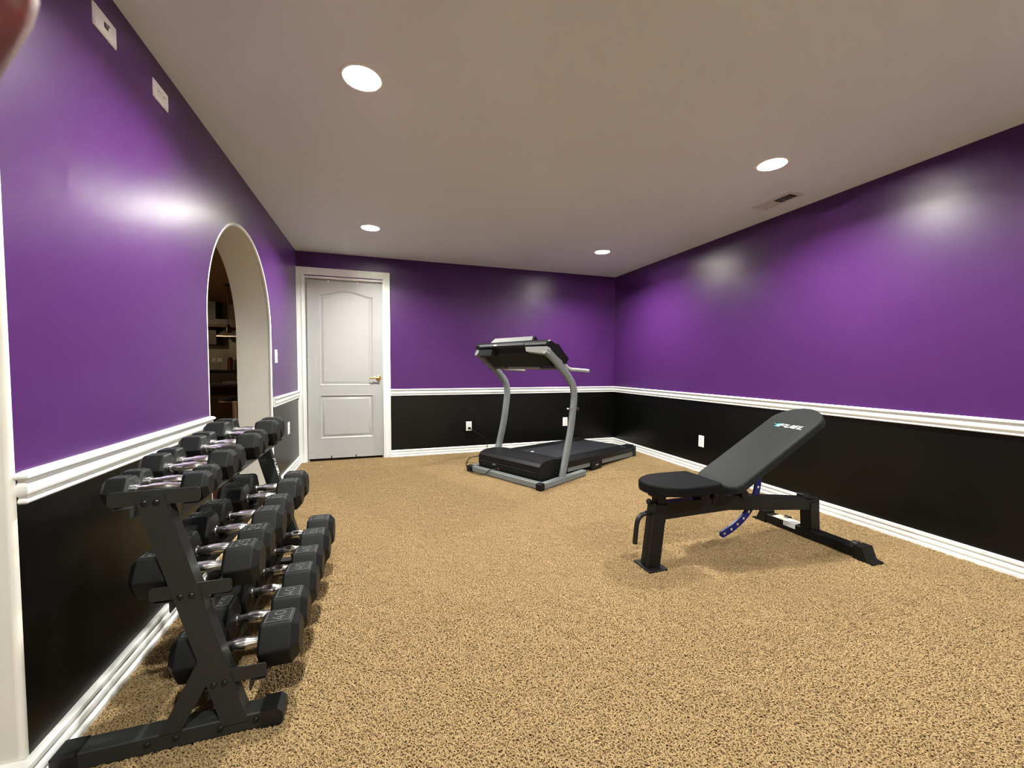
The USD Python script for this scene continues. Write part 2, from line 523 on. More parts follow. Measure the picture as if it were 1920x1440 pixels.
CT = 2.121
cas = []
for i, (o, wd, dp) in enumerate(((0.0, 0.012, 0.024), (0.012, 0.010, 0.020), (0.022, 0.026, 0.016), (0.048, 0.008, 0.021), (0.056, 0.020, 0.012))):
    cas.append(extr(frame_ring(0.001 + o, CW - o, CT - o, wd), 'xz', 0.0, dp))
part(dr, 'casing', cat_(cas), 'trim_white', 25, world=True)
jm = sg.box(DX0, -0.013, DX1, DZ).difference(sg.box(DX0 + 0.019, -1, DX1 - 0.019, DZ - 0.019))
part(dr, 'jamb', extr(jm, 'xz', -0.12, 0.12), 'trim_white', 25, world=True)
st = sg.box(DX0 + 0.019, -0.013, DX1 - 0.019, DZ - 0.019).difference(sg.box(DX0 + 0.032, -1, DX1 - 0.032, DZ - 0.030))
part(dr, 'door_stop', extr(st, 'xz', -0.120, 0.036), 'trim_white', 25, world=True)
part(dr, 'dark_gap', box((DX0, 0.121, -0.01), (DX1, 0.14, DZ)), 'dark_hole', False, world=True)
SX0, SX1, SZ0, SZ1, SY = 0.084, 0.876, 0.022, 2.006, 0.047


def arched(x0, x1, z0, zs, zp, n=24):
    """Panel with a flattened S-curved top from shoulders zs to peak zp."""
    xs = np.linspace(x1, x0, n + 1)
    mid, hw = (x0 + x1) / 2, (x1 - x0) / 2
    t = (xs - mid) / hw
    top = zs + (zp - zs) * (0.5 + 0.5 * np.cos(np.pi * t)) ** 0.9
    return sg.Polygon([(x0, z0), (x1, z0)] + list(zip(xs, top)))


P1 = arched(0.200, 0.766, 0.838, 1.850, 1.905)
P2 = sg.box(0.204, 0.242, 0.768, 0.735)
slab = sg.box(SX0, SZ0, SX1, SZ1)
lift = 0.014
leaf = [extr(slab, 'xz', -(SY + 0.042), 0.033)]
leaf.append(extr(slab.difference(P1).difference(P2), 'xz', -(SY + 0.010), lift))
leaf = cat_(leaf)
tilt = rotm(math.radians(0.35), (0, 1, 0), (SX0, SY, 0.02))


def door_part(name, m, mt, sm=25, parent=dr, label=None):
    m = m.copy()
    m.apply_transform(tilt)
    return part(parent, name, m, mt, sm, world=True, label=label)


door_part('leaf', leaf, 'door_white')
def panel_outline(k, d):
    """Outline of panel k inset by d, always the same number of points."""
    if k == 0:
        return np.array(arched(0.200 + d, 0.766 - d, 0.838 + d, 1.850 - d, 1.905 - d).exterior.coords)[:-1]
    c = [(0.204 + d, 0.242 + d), (0.768 - d, 0.242 + d), (0.768 - d, 0.735 - d), (0.204 + d, 0.735 - d)]
    return np.array([(1 - t) * np.array(c[q]) + t * np.array(c[(q + 1) % 4]) for q in range(4) for t in (0, 0.5)])


def loft(k, steps, cap):
    V, F, y0 = [], [], SY - 0.004
    for d, dep in steps:
        V.append([(x, y0 + dep, z) for x, z in panel_outline(k, d)])
    n = len(V[0])
    for a in range(len(steps) - 1):
        for q in range(n):
            w = (q + 1) % n
            F += [[a * n + q, a * n + w, (a + 1) * n + w], [a * n + q, (a + 1) * n + w, (a + 1) * n + q]]
    V = np.vstack(V)
    if cap:
        b = (len(steps) - 1) * n
        V = np.vstack([V, V[b:].mean(0)])
        F += [[b + q, b + (q + 1) % n, len(V) - 1] for q in range(n)]
    return trimesh.Trimesh(V, F, process=False)


for k in (0, 1):
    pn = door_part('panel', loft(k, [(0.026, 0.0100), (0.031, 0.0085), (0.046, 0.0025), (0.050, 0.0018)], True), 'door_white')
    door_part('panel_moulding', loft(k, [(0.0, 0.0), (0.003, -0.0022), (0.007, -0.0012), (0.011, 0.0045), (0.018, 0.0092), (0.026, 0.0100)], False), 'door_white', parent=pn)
kn = door_part('handle', cat_([lathe([(0, 0), (0.031, 0.0), (0.031, 0.004), (0.026, 0.010), (0.013, 0.013), (0.011, 0.045), (0, 0.045)], 24, 'y').apply_transform(
    np.array([[1, 0, 0, 0.823], [0, -1, 0, SY - 0.003], [0, 0, 1, 0.925], [0, 0, 0, 1.0]])) if False else
    trimesh.Trimesh(*(lambda m: (m.vertices * [1, -1, 1] + [0.823, SY - 0.003, 0.925], m.faces[:, ::-1]))(lathe([(0, 0), (0.031, 0.0), (0.031, 0.004), (0.026, 0.010), (0.013, 0.013), (0.011, 0.045), (0, 0.046)], 24, 'y')), process=False),
    tube(smooth_path([(0.830, 0.0, 0.926), (0.815, -0.003, 0.927), (0.785, -0.002, 0.930), (0.755, 0.0, 0.926), (0.728, 0.004, 0.930)]), 0.0085, 0.006, n=12)]), 'brass', 40, label='brass lever handle')
for x, tp in ((0.300, 1), (0.606, 1), (0.320, 0), (0.578, 0)):
    if tp:
        door_part('hanger_clip', cat_([box((x - 0.009, SY - 0.010, SZ1 - 0.022), (x + 0.009, SY - 0.0045, SZ1 + 0.006), 0.002), box((x - 0.009, SY - 0.010, SZ1 + 0.002), (x + 0.009, SY + 0.036, SZ1 + 0.006), 0.001)]), 'plate_white')
    else:
        door_part('lower_clip', box((x - 0.005, SY - 0.010, SZ0 - 0.004), (x + 0.005, SY - 0.0045, SZ0 + 0.028), 0.002), 'dark_hole')

# ------------------------------------------------------------------ recessed lamps and vent in the ceiling
WHERE = ['left of the room above the arch', 'near the right wall beside the ceiling vent', 'near the door', 'in the far right corner above the treadmill', 'behind the camera on the left', 'behind the camera on the right']
for (lx, ly), wh in zip(LIGHTS, WHERE):
    t = thing('ceiling_lamp', 'round glowing recessed ceiling lamp ' + wh, 'ceiling lamp', (lx, ly, H), group='recessed ceiling lamps')
    part(t, 'trim_ring', lathe([(0.074, 0.004), (0.074, -0.001), (0.077, -0.004), (0.083, -0.005), (0.089, -0.003), (0.090, 0.001), (0.074, 0.004)], 40), 'can_white', 50)
    part(t, 'can', lathe([(0.0755, 0.002), (0.0755, 0.19), (0.0, 0.19), (0, 0.192), (0.078, 0.192), (0.078, 0.002), (0.0755, 0.002)], 32), 'can_white', 40)
    part(t, 'bulb', lathe([(0.059, 0.037), (0.060, 0.07), (0.035, 0.13), (0.02, 0.186), (0, 0.186)], 20), 'can_white', 40)
    part(t, 'lens', lathe([(0.0, 0.0315), (0.035, 0.033), (0.059, 0.037)], 16), 'bulb_glow', True)
    dl = UsdLux.DiskLight.Define(stage, t + '/beam')
    dl.CreateRadiusAttr(0.05)
    dl.CreateIntensityAttr(BEAM)
    dl.CreateColorAttr(Gf.Vec3f(*BULB_COLOR))
    UsdLux.ShapingAPI.Apply(dl.GetPrim()).CreateShapingConeAngleAttr(BEAM_ANGLE)
    dl.AddTranslateOp().Set(Gf.Vec3d(0, 0, 0.030))

vt = thing('ceiling_vent', 'white louvred air vent in the ceiling beside the right wall', 'vent', ((VENT[0] + VENT[2]) / 2, (VENT[1] + VENT[3]) / 2, H))
vw, vl = (VENT[2] - VENT[0]) / 2, (VENT[3] - VENT[1]) / 2
part(vt, 'frame', extr(sg.box(-vw, -vl, vw, vl).difference(sg.box(-vw + 0.025, -vl + 0.025, vw - 0.025, vl - 0.025)), 'xy', -0.006, 0.006), 'vent_paint', 25)
part(vt, 'duct', box((-vw + 0.02, -vl + 0.02, -0.0008), (vw - 0.02, vl - 0.02, -0.0002)), 'dark_hole', False)
ns = 14
for k in range(ns):
    y = -vl + 0.032 + (2 * vl - 0.064) * (k + 0.5) / ns
    m = box((-vw + 0.025, -0.008, -0.0006), (vw - 0.025, 0.008, 0.0006))
    m.apply_transform(rotm(math.radians(-38 if k >= ns / 2 else 38), (1, 0, 0)))
    m.apply_translation((0, y, -0.0065))
    part(vt, 'slat', m, 'vent_paint', False)
part(vt, 'damper_lever', box((-0.004, -0.003, -0.018), (0.004, 0.003, -0.004), 0.001), 'vent_paint')

# ------------------------------------------------------------------ wall plates
def plate(name, label, cat, centre, wall, kind, group=None, horizontal=False):
    """Wall plate 70 x 115 mm. Local: x along the wall, y out of it toward the room, z up; turned to its wall."""
    rz = {'back': 180, 'left': -90, 'right': 90}[wall]
    t = thing(name, label, cat, centre, rz, group)
    w, h = (0.1165, 0.071) if horizontal else (0.071, 0.1165)
    m = hullp([(sx * (w / 2 - i), y, sz * (h / 2 - i)) for sx in (-1, 1) for sz in (-1, 1) for i, y in ((0, 0), (0, 0.0025), (0.004, 0.006))])
    part(t, 'cover', m, 'plate_white', 25)
    if kind == 'outlet':
        for s in (-1, 1):
            c = (s * 0.0195, 0) if horizontal else (0, s * 0.0195)
            f = part(t, 'socket', extr(sg.Point(c[0], c[1]).buffer(0.0165, quad_segs=8).intersection(sg.box(c[0] - 0.0165, c[1] - 0.014, c[0] + 0.0165, c[1] + 0.014)), '-xz', 0.006, 0.0018), 'plate_white', 25)
            for dx, hh in ((-0.006, 0.007), (0.006, 0.0085)):
                part(f, 'slot', box((c[0] + dx - 0.0012, 0.0077, c[1] - hh / 2 + 0.002), (c[0] + dx + 0.0012, 0.0084, c[1] + hh / 2 + 0.002)), 'dark_hole', False)
        part(t, 'screw', disc_bolt((0, 0.006, 0), (0, 1, 0), 0.003, 0.0015), 'plate_white')
    elif kind == 'coax':
        part(t, 'jack_recess', box((-0.010, 0.0055, -0.009), (0.010, 0.0066, 0.009), 0.0004), 'dark_hole', 25)
        part(t, 'jack', cyl((0, 0.006, 0), (0, 0.014, 0), 0.0045, 12), 'steel', 30)
    elif kind == 'switch':
        part(t, 'rocker', hullp([(sx * 0.0165, 0.005, sz * 0.033) for sx in (-1, 1) for sz in (-1, 1)] + [(sx * 0.0155, 0.0095 + 0.002 * sz, sz * 0.032) for sx in (-1, 1) for sz in (-1, 1)]), 'plate_white', 25)
        for s in (-1, 1):
            part(t, 'screw', disc_bolt((0, 0.006, s * 0.048), (0, 1, 0), 0.003, 0.0015), 'plate_white')
    return t


plate('wall_outlet', 'white wall outlet with the black treadmill plug in it', 'outlet', (1.884, 0, 0.322), 'back', 'outlet', 'wall outlets')
plate('wall_outlet', 'white wall outlet half hidden behind the treadmill right upright', 'outlet', (3.193, 0, 0.326), 'back', 'outlet', 'wall outlets')
plate('wall_outlet', 'white wall outlet low on the right wall above the bench seat', 'outlet', (W, -1.619, 0.310), 'right', 'outlet', 'wall outlets')
plate('wall_outlet', 'white wall outlet between arch and door behind the farthest dumbbell', 'outlet', (0, -0.511, 0.455), 'left', 'outlet', 'wall outlets')
plate('light_switch', 'white light switch on the purple wall beside the arch', 'light switch', (0, -0.955, 1.138), 'left', 'switch')
plate('cable_plate', 'white horizontal wall plate with a dark cable jack high on the left wall', 'wall plate', (0, -3.150, 2.165), 'left', 'coax', horizontal=True)
plate('wall_outlet', 'white sideways outlet high on the left wall just below the ceiling', 'outlet', (0, -2.798, 2.163), 'left', 'outlet', 'wall outlets', horizontal=True)

# ------------------------------------------------------------------ dumbbell rack
FY0, FY1 = -3.560, -2.565           # near and far frame
rk = thing('dumbbell_rack', 'dark grey steel three-tier dumbbell rack against the left wall', 'dumbbell rack', (0.30, -3.05, 0))


def rp(name, m, mt, sm=30, label=None, parent=rk):
    return part(parent, name, m, mt, sm, label, world=True)


TIERS = [(0.168, 0.372, 0.684, 0.724), (0.249, 0.441, 0.418, 0.455), (0.332, 0.522, 0.150, 0.190)]
REST = (0.6785, 0.4105, 0.1415)            # where the heads rest on each tier
UD = np.array([0.257 - 0.443, 0, 0.722 - 0.030])
UD /= np.linalg.norm(UD)
for y in (FY0, FY1):
    d = 0.040
    sgn = 1
    yc = y + sgn * d / 2
    B, T = ((0.410, 0.473), (0.229, 0.290, 0.702, 0.716)) if y == FY0 else ((0.410, 0.473), (0.239, 0.301, 0.664, 0.674))
    up = cat_([extr([(B[0], 0.030), (B[1], 0.030), (T[1], T[3]), (T[0], T[2])], 'xz', -(y + 0.004), 0.004),
               extr([(B[1] - 0.005, 0.030), (B[1], 0.030), (T[1], T[3]), (T[1] - 0.005, T[3])], 'xz', -(y + d), d - 0.0039),
               extr([(B[0], 0.030), (B[0] + 0.005, 0.030), (T[0] + 0.005, T[2]), (T[0], T[2])], 'xz', -(y + 0.010), 0.0061)])
    uq = rp('upright', up, 'rack_steel', 20)
    rp('foot', box((0.085, y + 0.003, 0.0), (0.510, y + 0.060, 0.046), 0.003), 'rack_steel')
    rp('rubber_cap', box((0.030, y - 0.003, -0.002), (0.088, y + 0.063, 0.050), 0.006), 'black_plastic')
    rp('rubber_cap', hullp([(x, yy, z) for x, z in ((0.505, -0.002), (0.505, 0.050), (0.548, 0.050), (0.563, 0.036), (0.563, 0.008), (0.556, -0.002)) for yy in (y - 0.003, y + 0.063)]), 'black_plastic')
    rp('brace', extr([(0.262, 0.045), (0.312, 0.045), (0.395, 0.200), (0.370, 0.262)], 'xz', -(y + (0.0045 if y == FY0 else 0.058)), 0.004), 'rack_steel', 20)
    for (x0, x1, z0, z1), zr in zip(TIERS, REST):
        if y != FY0:
            x0, x1, z0, z1 = x0 + 0.02, x1 - 0.05, zr - 0.044, zr - 0.005
        pl = rrect(x0, z0, x1, z1, 0.009).union(sg.box(x0 + 0.01, z0, x1 - 0.01, z0 + 0.012))
        yy = y + 0.0050 if y == FY0 else y + 0.0405
        rp('tier_plate', extr(pl, 'xz', -(yy + 0.0045), 0.0045), 'rack_steel', 20)
        xc = 0.443 + (0.257 - 0.443) * ((z0 + z1) / 2 - 0.030) / (0.722 - 0.030)
        for s in (-0.013, 0.013):
            rp('bolt', disc_bolt((xc + s, y, (z0 + z1) / 2 - 0.012), (0, -1, 0), 0.0085, 0.005), 'black_plastic', parent=uq)
    for x in (0.235, 0.299, 0.405, 0.493):
        rp('bolt', disc_bolt((x, y + 0.003 if x != 0.405 else y, 0.027), (0, -1, 0), 0.0085, 0.005), 'black_plastic', parent=uq)
for (x0, x1, z0, z1), zr in zip(TIERS, REST):
    for s in (0, 1):
        xa = x0 + 0.006 if s == 0 else x1 - 0.046
        xv = xa + (0.036 if s == 0 else 0.0)
        rp('shelf_rail', cat_([box((xa, FY0 + 0.010, zr - 0.004), (xa + 0.040, FY1 + 0.046, zr), 0.001), box((xv, FY0 + 0.010, zr - 0.032), (xv + 0.004, FY1 + 0.046, zr - 0.001), 0.001)]), 'rack_steel', 20)


def swoosh(s):
    return sg.Polygon([(-1.9 * s, 0.42 * s), (-1.1 * s, 0.15 * s), (-0.62 * s, 0.50 * s), (0.25 * s, 0.50 * s), (-0.12 * s, 0.02 * s), (0.05 * s, -0.10 * s), (-0.55 * s, -0.50 * s), (-1.25 * s, -0.42 * s), (-0.85 * s, -0.10 * s)])


# white lettering down the far upright's outer side
zc = 0.540
xo = 0.473 + (0.290 - 0.473) * (zc - 0.030) / (0.716 - 0.030) + 0.0006
dn = -np.array([0.290 - 0.473, 0, 0.686])
dn /= np.linalg.norm(dn)
rp('lettering', text_on('FUEL', 0.028, 0.0012, (xo - 0.0005, FY1 + 0.020, zc), dn, (0, -1, 0) if np.cross(dn, (0, -1, 0))[0] > 0 else (0, 1, 0), 0.2), 'white_ink', False, 'white letters FUEL down the far upright')

# ------------------------------------------------------------------ dumbbells
def hex_head(D, L, s):
    """Rounded hexagonal rubber head from x=0 (handle side) to x=s*L, flat side up, D across flats."""
    R = D / math.sqrt(3)

    def ring(x, k, rr=0.12):
        o = []
        c = [np.array([R * 0.93 * math.cos(a), R * math.sin(a)]) * k for a in np.arange(6) * math.pi / 3]
        for i in range(6):
            p, q, n = c[i], c[i - 1], c[(i + 1) % 6]
            for t in (0.0, 0.5, 1.0):
                a = p + (q - p) * rr
                b = p + (n - p) * rr
                m = (1 - t) ** 2 * a + 2 * t * (1 - t) * p + t * t * b
                o.append((s * x, m[0], m[1]))
        return o
    b = 0.17 * D
    return hullp(ring(0, 0.90) + ring(0.006, 0.985) + ring(0.010, 1.0) + ring(L - b, 1.0) + ring(L - b * 0.85, 0.985) + ring(L - 0.004, 0.70) + ring(L, 0.665))


def dumbbell(weight, D, L, HL, loc, label):
    t = thing('dumbbell', label, 'dumbbell', loc, 0, 'hex dumbbells on the rack')
    h = HL / 2
    r = 0.0105 + 0.00006 * weight
    part(t, 'handle', lathe([(0, -h - 0.004), (r * 1.35, -h - 0.004), (r * 1.35, -h + 0.007), (r, -h + 0.009), (r, -h + 0.020), (r * 1.08, -h + 0.022), (r * 1.08, -h + 0.030), (r * 1.3, -h + 0.037),
                             (r * 1.38, -0.012), (r * 1.38, 0.012), (r * 1.3, h - 0.037), (r * 1.08, h - 0.030), (r * 1.08, h - 0.022), (r, h - 0.020), (r, h - 0.009), (r * 1.35, h - 0.007), (r * 1.35, h + 0.004), (0, h + 0.004)], 24, 'x'), 'chrome', 30, 'chrome handle')
    for s in (-1, 1):
        m = hex_head(D, L, s)
        m.apply_translation((s * h, 0, 0))
        hp = part(t, 'head', m, 'rubber', 22)
        b = 0.17 * D
        xc = s * (h + 0.010 + (L - b - 0.010) / 2)
        w2, d2 = (L - b - 0.014) / 2, D / math.sqrt(3) * 0.40
        z = D / 2 + 0.0002
        fr = rrect(xc - w2, -d2, xc + w2, d2, 0.004, 2).difference(rrect(xc - w2 + 0.003, -d2 + 0.003, xc + w2 - 0.003, d2 - 0.003, 0.003, 2))
        tx = text_on(str(weight), min(0.62 * 2 * w2, 0.03), 0.0010, (xc, 0, z - 0.0003), (0, s * 1.0, 0), (-s * 1.0, 0, 0))
        part(hp, 'number_plaque', cat_([extr(fr, 'xy', z - 0.0003, 0.0009), tx]), 'rubber_print', False, f'raised number {weight}')
    return t


SPEC = {5: (0.074, 0.062), 10: (0.091, 0.070), 15: (0.098, 0.080), 20: (0.114, 0.092), 25: (0.116, 0.092), 30: (0.124, 0.096), 35: (0.130, 0.098), 40: (0.137, 0.108), 45: (0.144, 0.114), 50: (0.150, 0.120)}
ORD = ['nearest', 'second', 'third', 'fourth', 'fifth', 'sixth', 'seventh', 'farthest']
ROWS = [('top', 0.261, -0.040, 0.679, [(5, -3.503), (5, -3.422), (10, -3.283), (10, -3.183), (15, -2.968), (15, -2.862), (20, -2.665), (20, -2.541)], 0.116),
        ('middle', 0.347, -0.004, 0.411, [(25, -3.488), (25, -3.361), (30, -3.203), (30, -3.058), (35, -2.838), (35, -2.695)], 0.126),
        ('bottom', 0.436, 0.003, 0.142, [(40, -3.475), (40, -3.334), (45, -3.168), (45, -3.012), (50, -2.832), (50, -2.652)], 0.114)]
for tier, xc, drift, z, items, HL in ROWS:
    n = len(items)
    last = None
    for i, (wt, y) in enumerate(items):
        D, L = SPEC[wt]
        word = 'nearest to the camera' if i == 0 else 'farthest from the camera' if i == n - 1 else f'{ORD[i]} from the camera'
        size = 'small ' if wt <= 10 else 'large ' if wt >= 40 else ''
        lab = f'{size}black hex dumbbell on the {tier} tier, {word}'
        loc = (xc + drift * i / (n - 1), y, z + D / 2)
        if last and last[0] == wt:
            copy_thing(last[1], loc, 0, lab, 'hex dumbbells on the rack')
        else:
            last = (wt, dumbbell(wt, D, L, HL, loc, lab))

# ------------------------------------------------------------------ weight bench
bn = thing('weight_bench', 'black adjustable weight bench with raised back pad near the right wall', 'weight bench', (2.20, -3.10, 0))


def bp(name, m, mt, sm=30, label=None, parent=bn):
    return part(parent, name, m, mt, sm, label, world=True)


BY = -3.10
bp('front_leg', beam((2.203, BY, 0.006), (2.243, BY, 0.338), 0.070, 0.074, (1, 0, 0), 0.004), 'bench_steel')
bp('foot_plate', box((2.148, BY - 0.068, -0.002), (2.262, BY + 0.068, 0.008), 0.002), 'bench_steel')
bm = bp('main_beam', extr([(2.262, 0.254), (2.70, 0.258), (3.335, 0.190), (3.415, 0.182), (3.415, 0.250), (2.735, 0.336), (2.215, 0.338), (2.215, 0.300)], 'xz', -(BY + 0.03), 0.06), 'bench_steel', 20)
bp('rear_post', beam((3.385, BY, 0.05), (3.372, BY, 0.235), 0.070, 0.078, (1, 0, 0), 0.004), 'bench_steel')
rb = bp('base_beam', box((3.346, -3.405, 0.006), (3.420, -2.792, 0.060), 0.004), 'bench_steel')
for s in (-1, 1):
    c = -3.0985
    prof = [(0.268, 0.074), (0.312, 0.074), (0.335, 0.012), (0.368, 0.006), (0.368, -0.002), (0.268, -0.002)]
    bp('base_foot', extr([(c + s * a, z) for a, z in prof], 'yz', 3.340, 0.086).copy(), 'bench_steel', 20)
for y in (-2.93, -3.335):
    bp('wheel', cyl((3.418, y - 0.014, 0.046), (3.418, y + 0.014, 0.046), 0.026, 20), 'black_plastic')
bp('warning_label', box((3.3475, -2.955, 0.0595), (3.4185, -2.875, 0.0612)), 'peach_label', False, 'peach warning sticker', parent=rb)
bp('info_label', cat_([box((3.3475, -3.035, 0.0595), (3.4185, -2.955, 0.0612)), box((3.3452, -3.035, 0.030), (3.3468, -2.955, 0.0605))]), 'white_ink', False, 'white information sticker', parent=rb)


def pad(outline, z0, z1, M, dome=0.004, rad=0.013):
    """Upholstered pad: convex outline, rounded edges, slightly domed top."""
    P = sg.Polygon(outline).buffer(-0.02).buffer(0.02, quad_segs=8)
    pts = []
    for t in np.linspace(0, 1, 6):
        a = t * math.pi / 2
        pts += [(x, y, z1 - rad + rad * math.sin(a) - dome) for x, y in P.buffer(-rad * (1 - math.cos(a))).exterior.coords]
        pts += [(x, y, z0 + 0.4 * rad - 0.4 * rad * math.sin(a)) for x, y in P.buffer(-0.4 * rad * (1 - math.cos(a))).exterior.coords]
    for k, dz in ((0.03, 0.7), (0.05, 0.9), (0.08, 1.0)):
        q = P.buffer(-rad - k)
        if not q.is_empty and q.geom_type == 'Polygon':
            pts += [(x, y, z1 - dome + dome * dz) for x, y in q.exterior.coords]
    m = hullp(pts)
    m.apply_transform(M)
    return m


half = [(0.0, 0.0), (0.006, 0.040), (0.030, 0.082), (0.070, 0.116), (0.120, 0.138), (0.180, 0.147), (0.250, 0.147), (0.340, 0.142), (0.398, 0.135)]
outl = half + [(u, -v) for u, v in reversed(half[1:])]
M = np.eye(4)
M[:3, 3] = (2.150, BY, 0)
bp('seat', pad(outl, 0.404, 0.458, M), 'seat_vinyl', 40, 'black padded seat with rounded front')
ANG = math.radians(28.7)
MB = np.eye(4)
MB[:3, 0], MB[:3, 1], MB[:3, 2], MB[:3, 3] = (math.cos(ANG), 0, math.sin(ANG)), (0, 1, 0), (-math.sin(ANG), 0, math.cos(ANG)), (2.63, BY, 0.43)
half = [(-0.026, 0.100), (-0.010, 0.138), (0.020, 0.150), (0.670, 0.152), (0.700, 0.146), (0.730, 0.131), (0.757, 0.108), (0.785, 0.066), (0.800, 0.025)]
outl = half + [(u, -v) for u, v in reversed(half)]
bk = bp('back_pad', pad(outl, -0.050, 0.0, MB), 'bench_vinyl', 40, 'grey-black padded backrest')


def on_back(m):
    m = m.copy()
    m.apply_transform(MB)
    return m


fuel = text_on('FUEL', 0.030, 0.0010, (0.584, -0.043, -0.0006), (0, -1.45, 0), (1, 0, 0), 0.35)
bp('lettering', on_back(fuel), 'white_ink', False, 'white italic letters FUEL', parent=bk)
sw = affinity.scale(swoosh(0.034), 0.85, 0.95, origin=(0, 0))
m = extr(sw, 'xy', -0.0006, 0.0010)
m.vertices = m.vertices[:, [1, 0, 2]] * [1, -1, 1] + [0.584, 0.022, 0]
bp('swoosh_emblem', on_back(m), 'blue_ink', False, 'blue swoosh emblem', parent=bk)
bp('back_bracket', cat_([on_back(box((0.06, -0.03, -0.088), (0.52, 0.03, -0.049), 0.004)), on_back(box((0.02, -0.06, -0.056), (0.10, 0.06, -0.046), 0.002)), on_back(box((0.42, -0.06, -0.056), (0.52, 0.06, -0.046), 0.002))]), 'bench_steel')
bp('seat_bracket', cat_([box((2.205, BY - 0.035, 0.372), (2.300, BY + 0.035, 0.406), 0.003), box((2.225, BY - 0.028, 0.335), (2.275, BY + 0.028, 0.378), 0.003), box((2.29, BY - 0.025, 0.385), (2.56, BY + 0.025, 0.406), 0.003)]), 'bench_steel')
bp('hinge', cat_([box((2.50, BY - 0.034, 0.330), (2.56, BY + 0.034, 0.390), 0.004), cyl((2.60, BY - 0.05, 0.366), (2.60, BY + 0.05, 0.366), 0.026, 20), box((2.58, BY - 0.036, 0.30), (2.68, BY + 0.036, 0.372), 0.004), cyl((2.80, BY - 0.044, 0.340), (2.80, BY + 0.044, 0.340), 0.024, 20)]), 'bench_steel')
arc = smooth_path([(2.692, 0, 0.112), (2.765, 0, 0.142), (2.835, 0, 0.186), (2.887, 0, 0.237), (2.923, 0, 0.300), (2.940, 0, 0.360), (2.948, 0, 0.460)], 6)
line = sg.LineString([(p[0], p[2]) for p in arc])
bar = line.buffer(0.0205, quad_segs=6)
rings = []
for dd in np.arange(0.006, line.length, 0.052):
    q = line.interpolate(float(dd))
    bar = bar.difference(q.buffer(0.0045, quad_segs=4))
    rings.append(extr(q.buffer(0.0075, quad_segs=4).difference(q.buffer(0.0040, quad_segs=4)), 'xz', -(BY + 0.0075), 0.015))
lad = bp('adjustment_arc', extr(bar, 'xz', -(BY + 0.006), 0.012), 'blue_steel', 20, 'curved blue adjustment bar with holes')
for m in rings:
    bp('hole_ring', m, 'chrome', 20, parent=lad)
bp('pull_handle', tube(smooth_path([(2.235, BY, 0.288), (2.185, BY, 0.289), (2.148, BY, 0.283), (2.124, BY, 0.262), (2.114, BY, 0.225), (2.105, BY, 0.135)]), 0.0125, n=14), 'black_plastic', 40, 'bent black grip handle')
bp('pin_knob', lathe([(0, -0.012), (0.012, -0.012), (0.014, -0.004), (0.014, 0.004), (0.010, 0.012), (0, 0.013)], 16).apply_translation((2.196, BY + 0.01, 0.345)), 'black_plastic')
bp('stop_block', cat_([box((3.285, BY - 0.022, 0.262), (3.335, BY + 0.022, 0.287), 0.004), box((3.30, BY - 0.03, 0.25), (3.40, BY + 0.03, 0.262), 0.003)]), 'black_plastic')
bp('bolt', disc_bolt((2.285, BY - 0.0, 0.235), (1, 0, 0), 0.012, 0.008), 'black_plastic')

# ------------------------------------------------------------------ treadmill (x toward the belt's end, y toward the far side)
TO, TA = (1.945, -1.295, 0), 28.3
tm = thing('treadmill', 'grey and black folding treadmill in the far right corner', 'treadmill', TO, TA)


def tp(name, m, mt, sm=35, label=None, parent=tm):
    return part(parent, name, m, mt, sm, label)


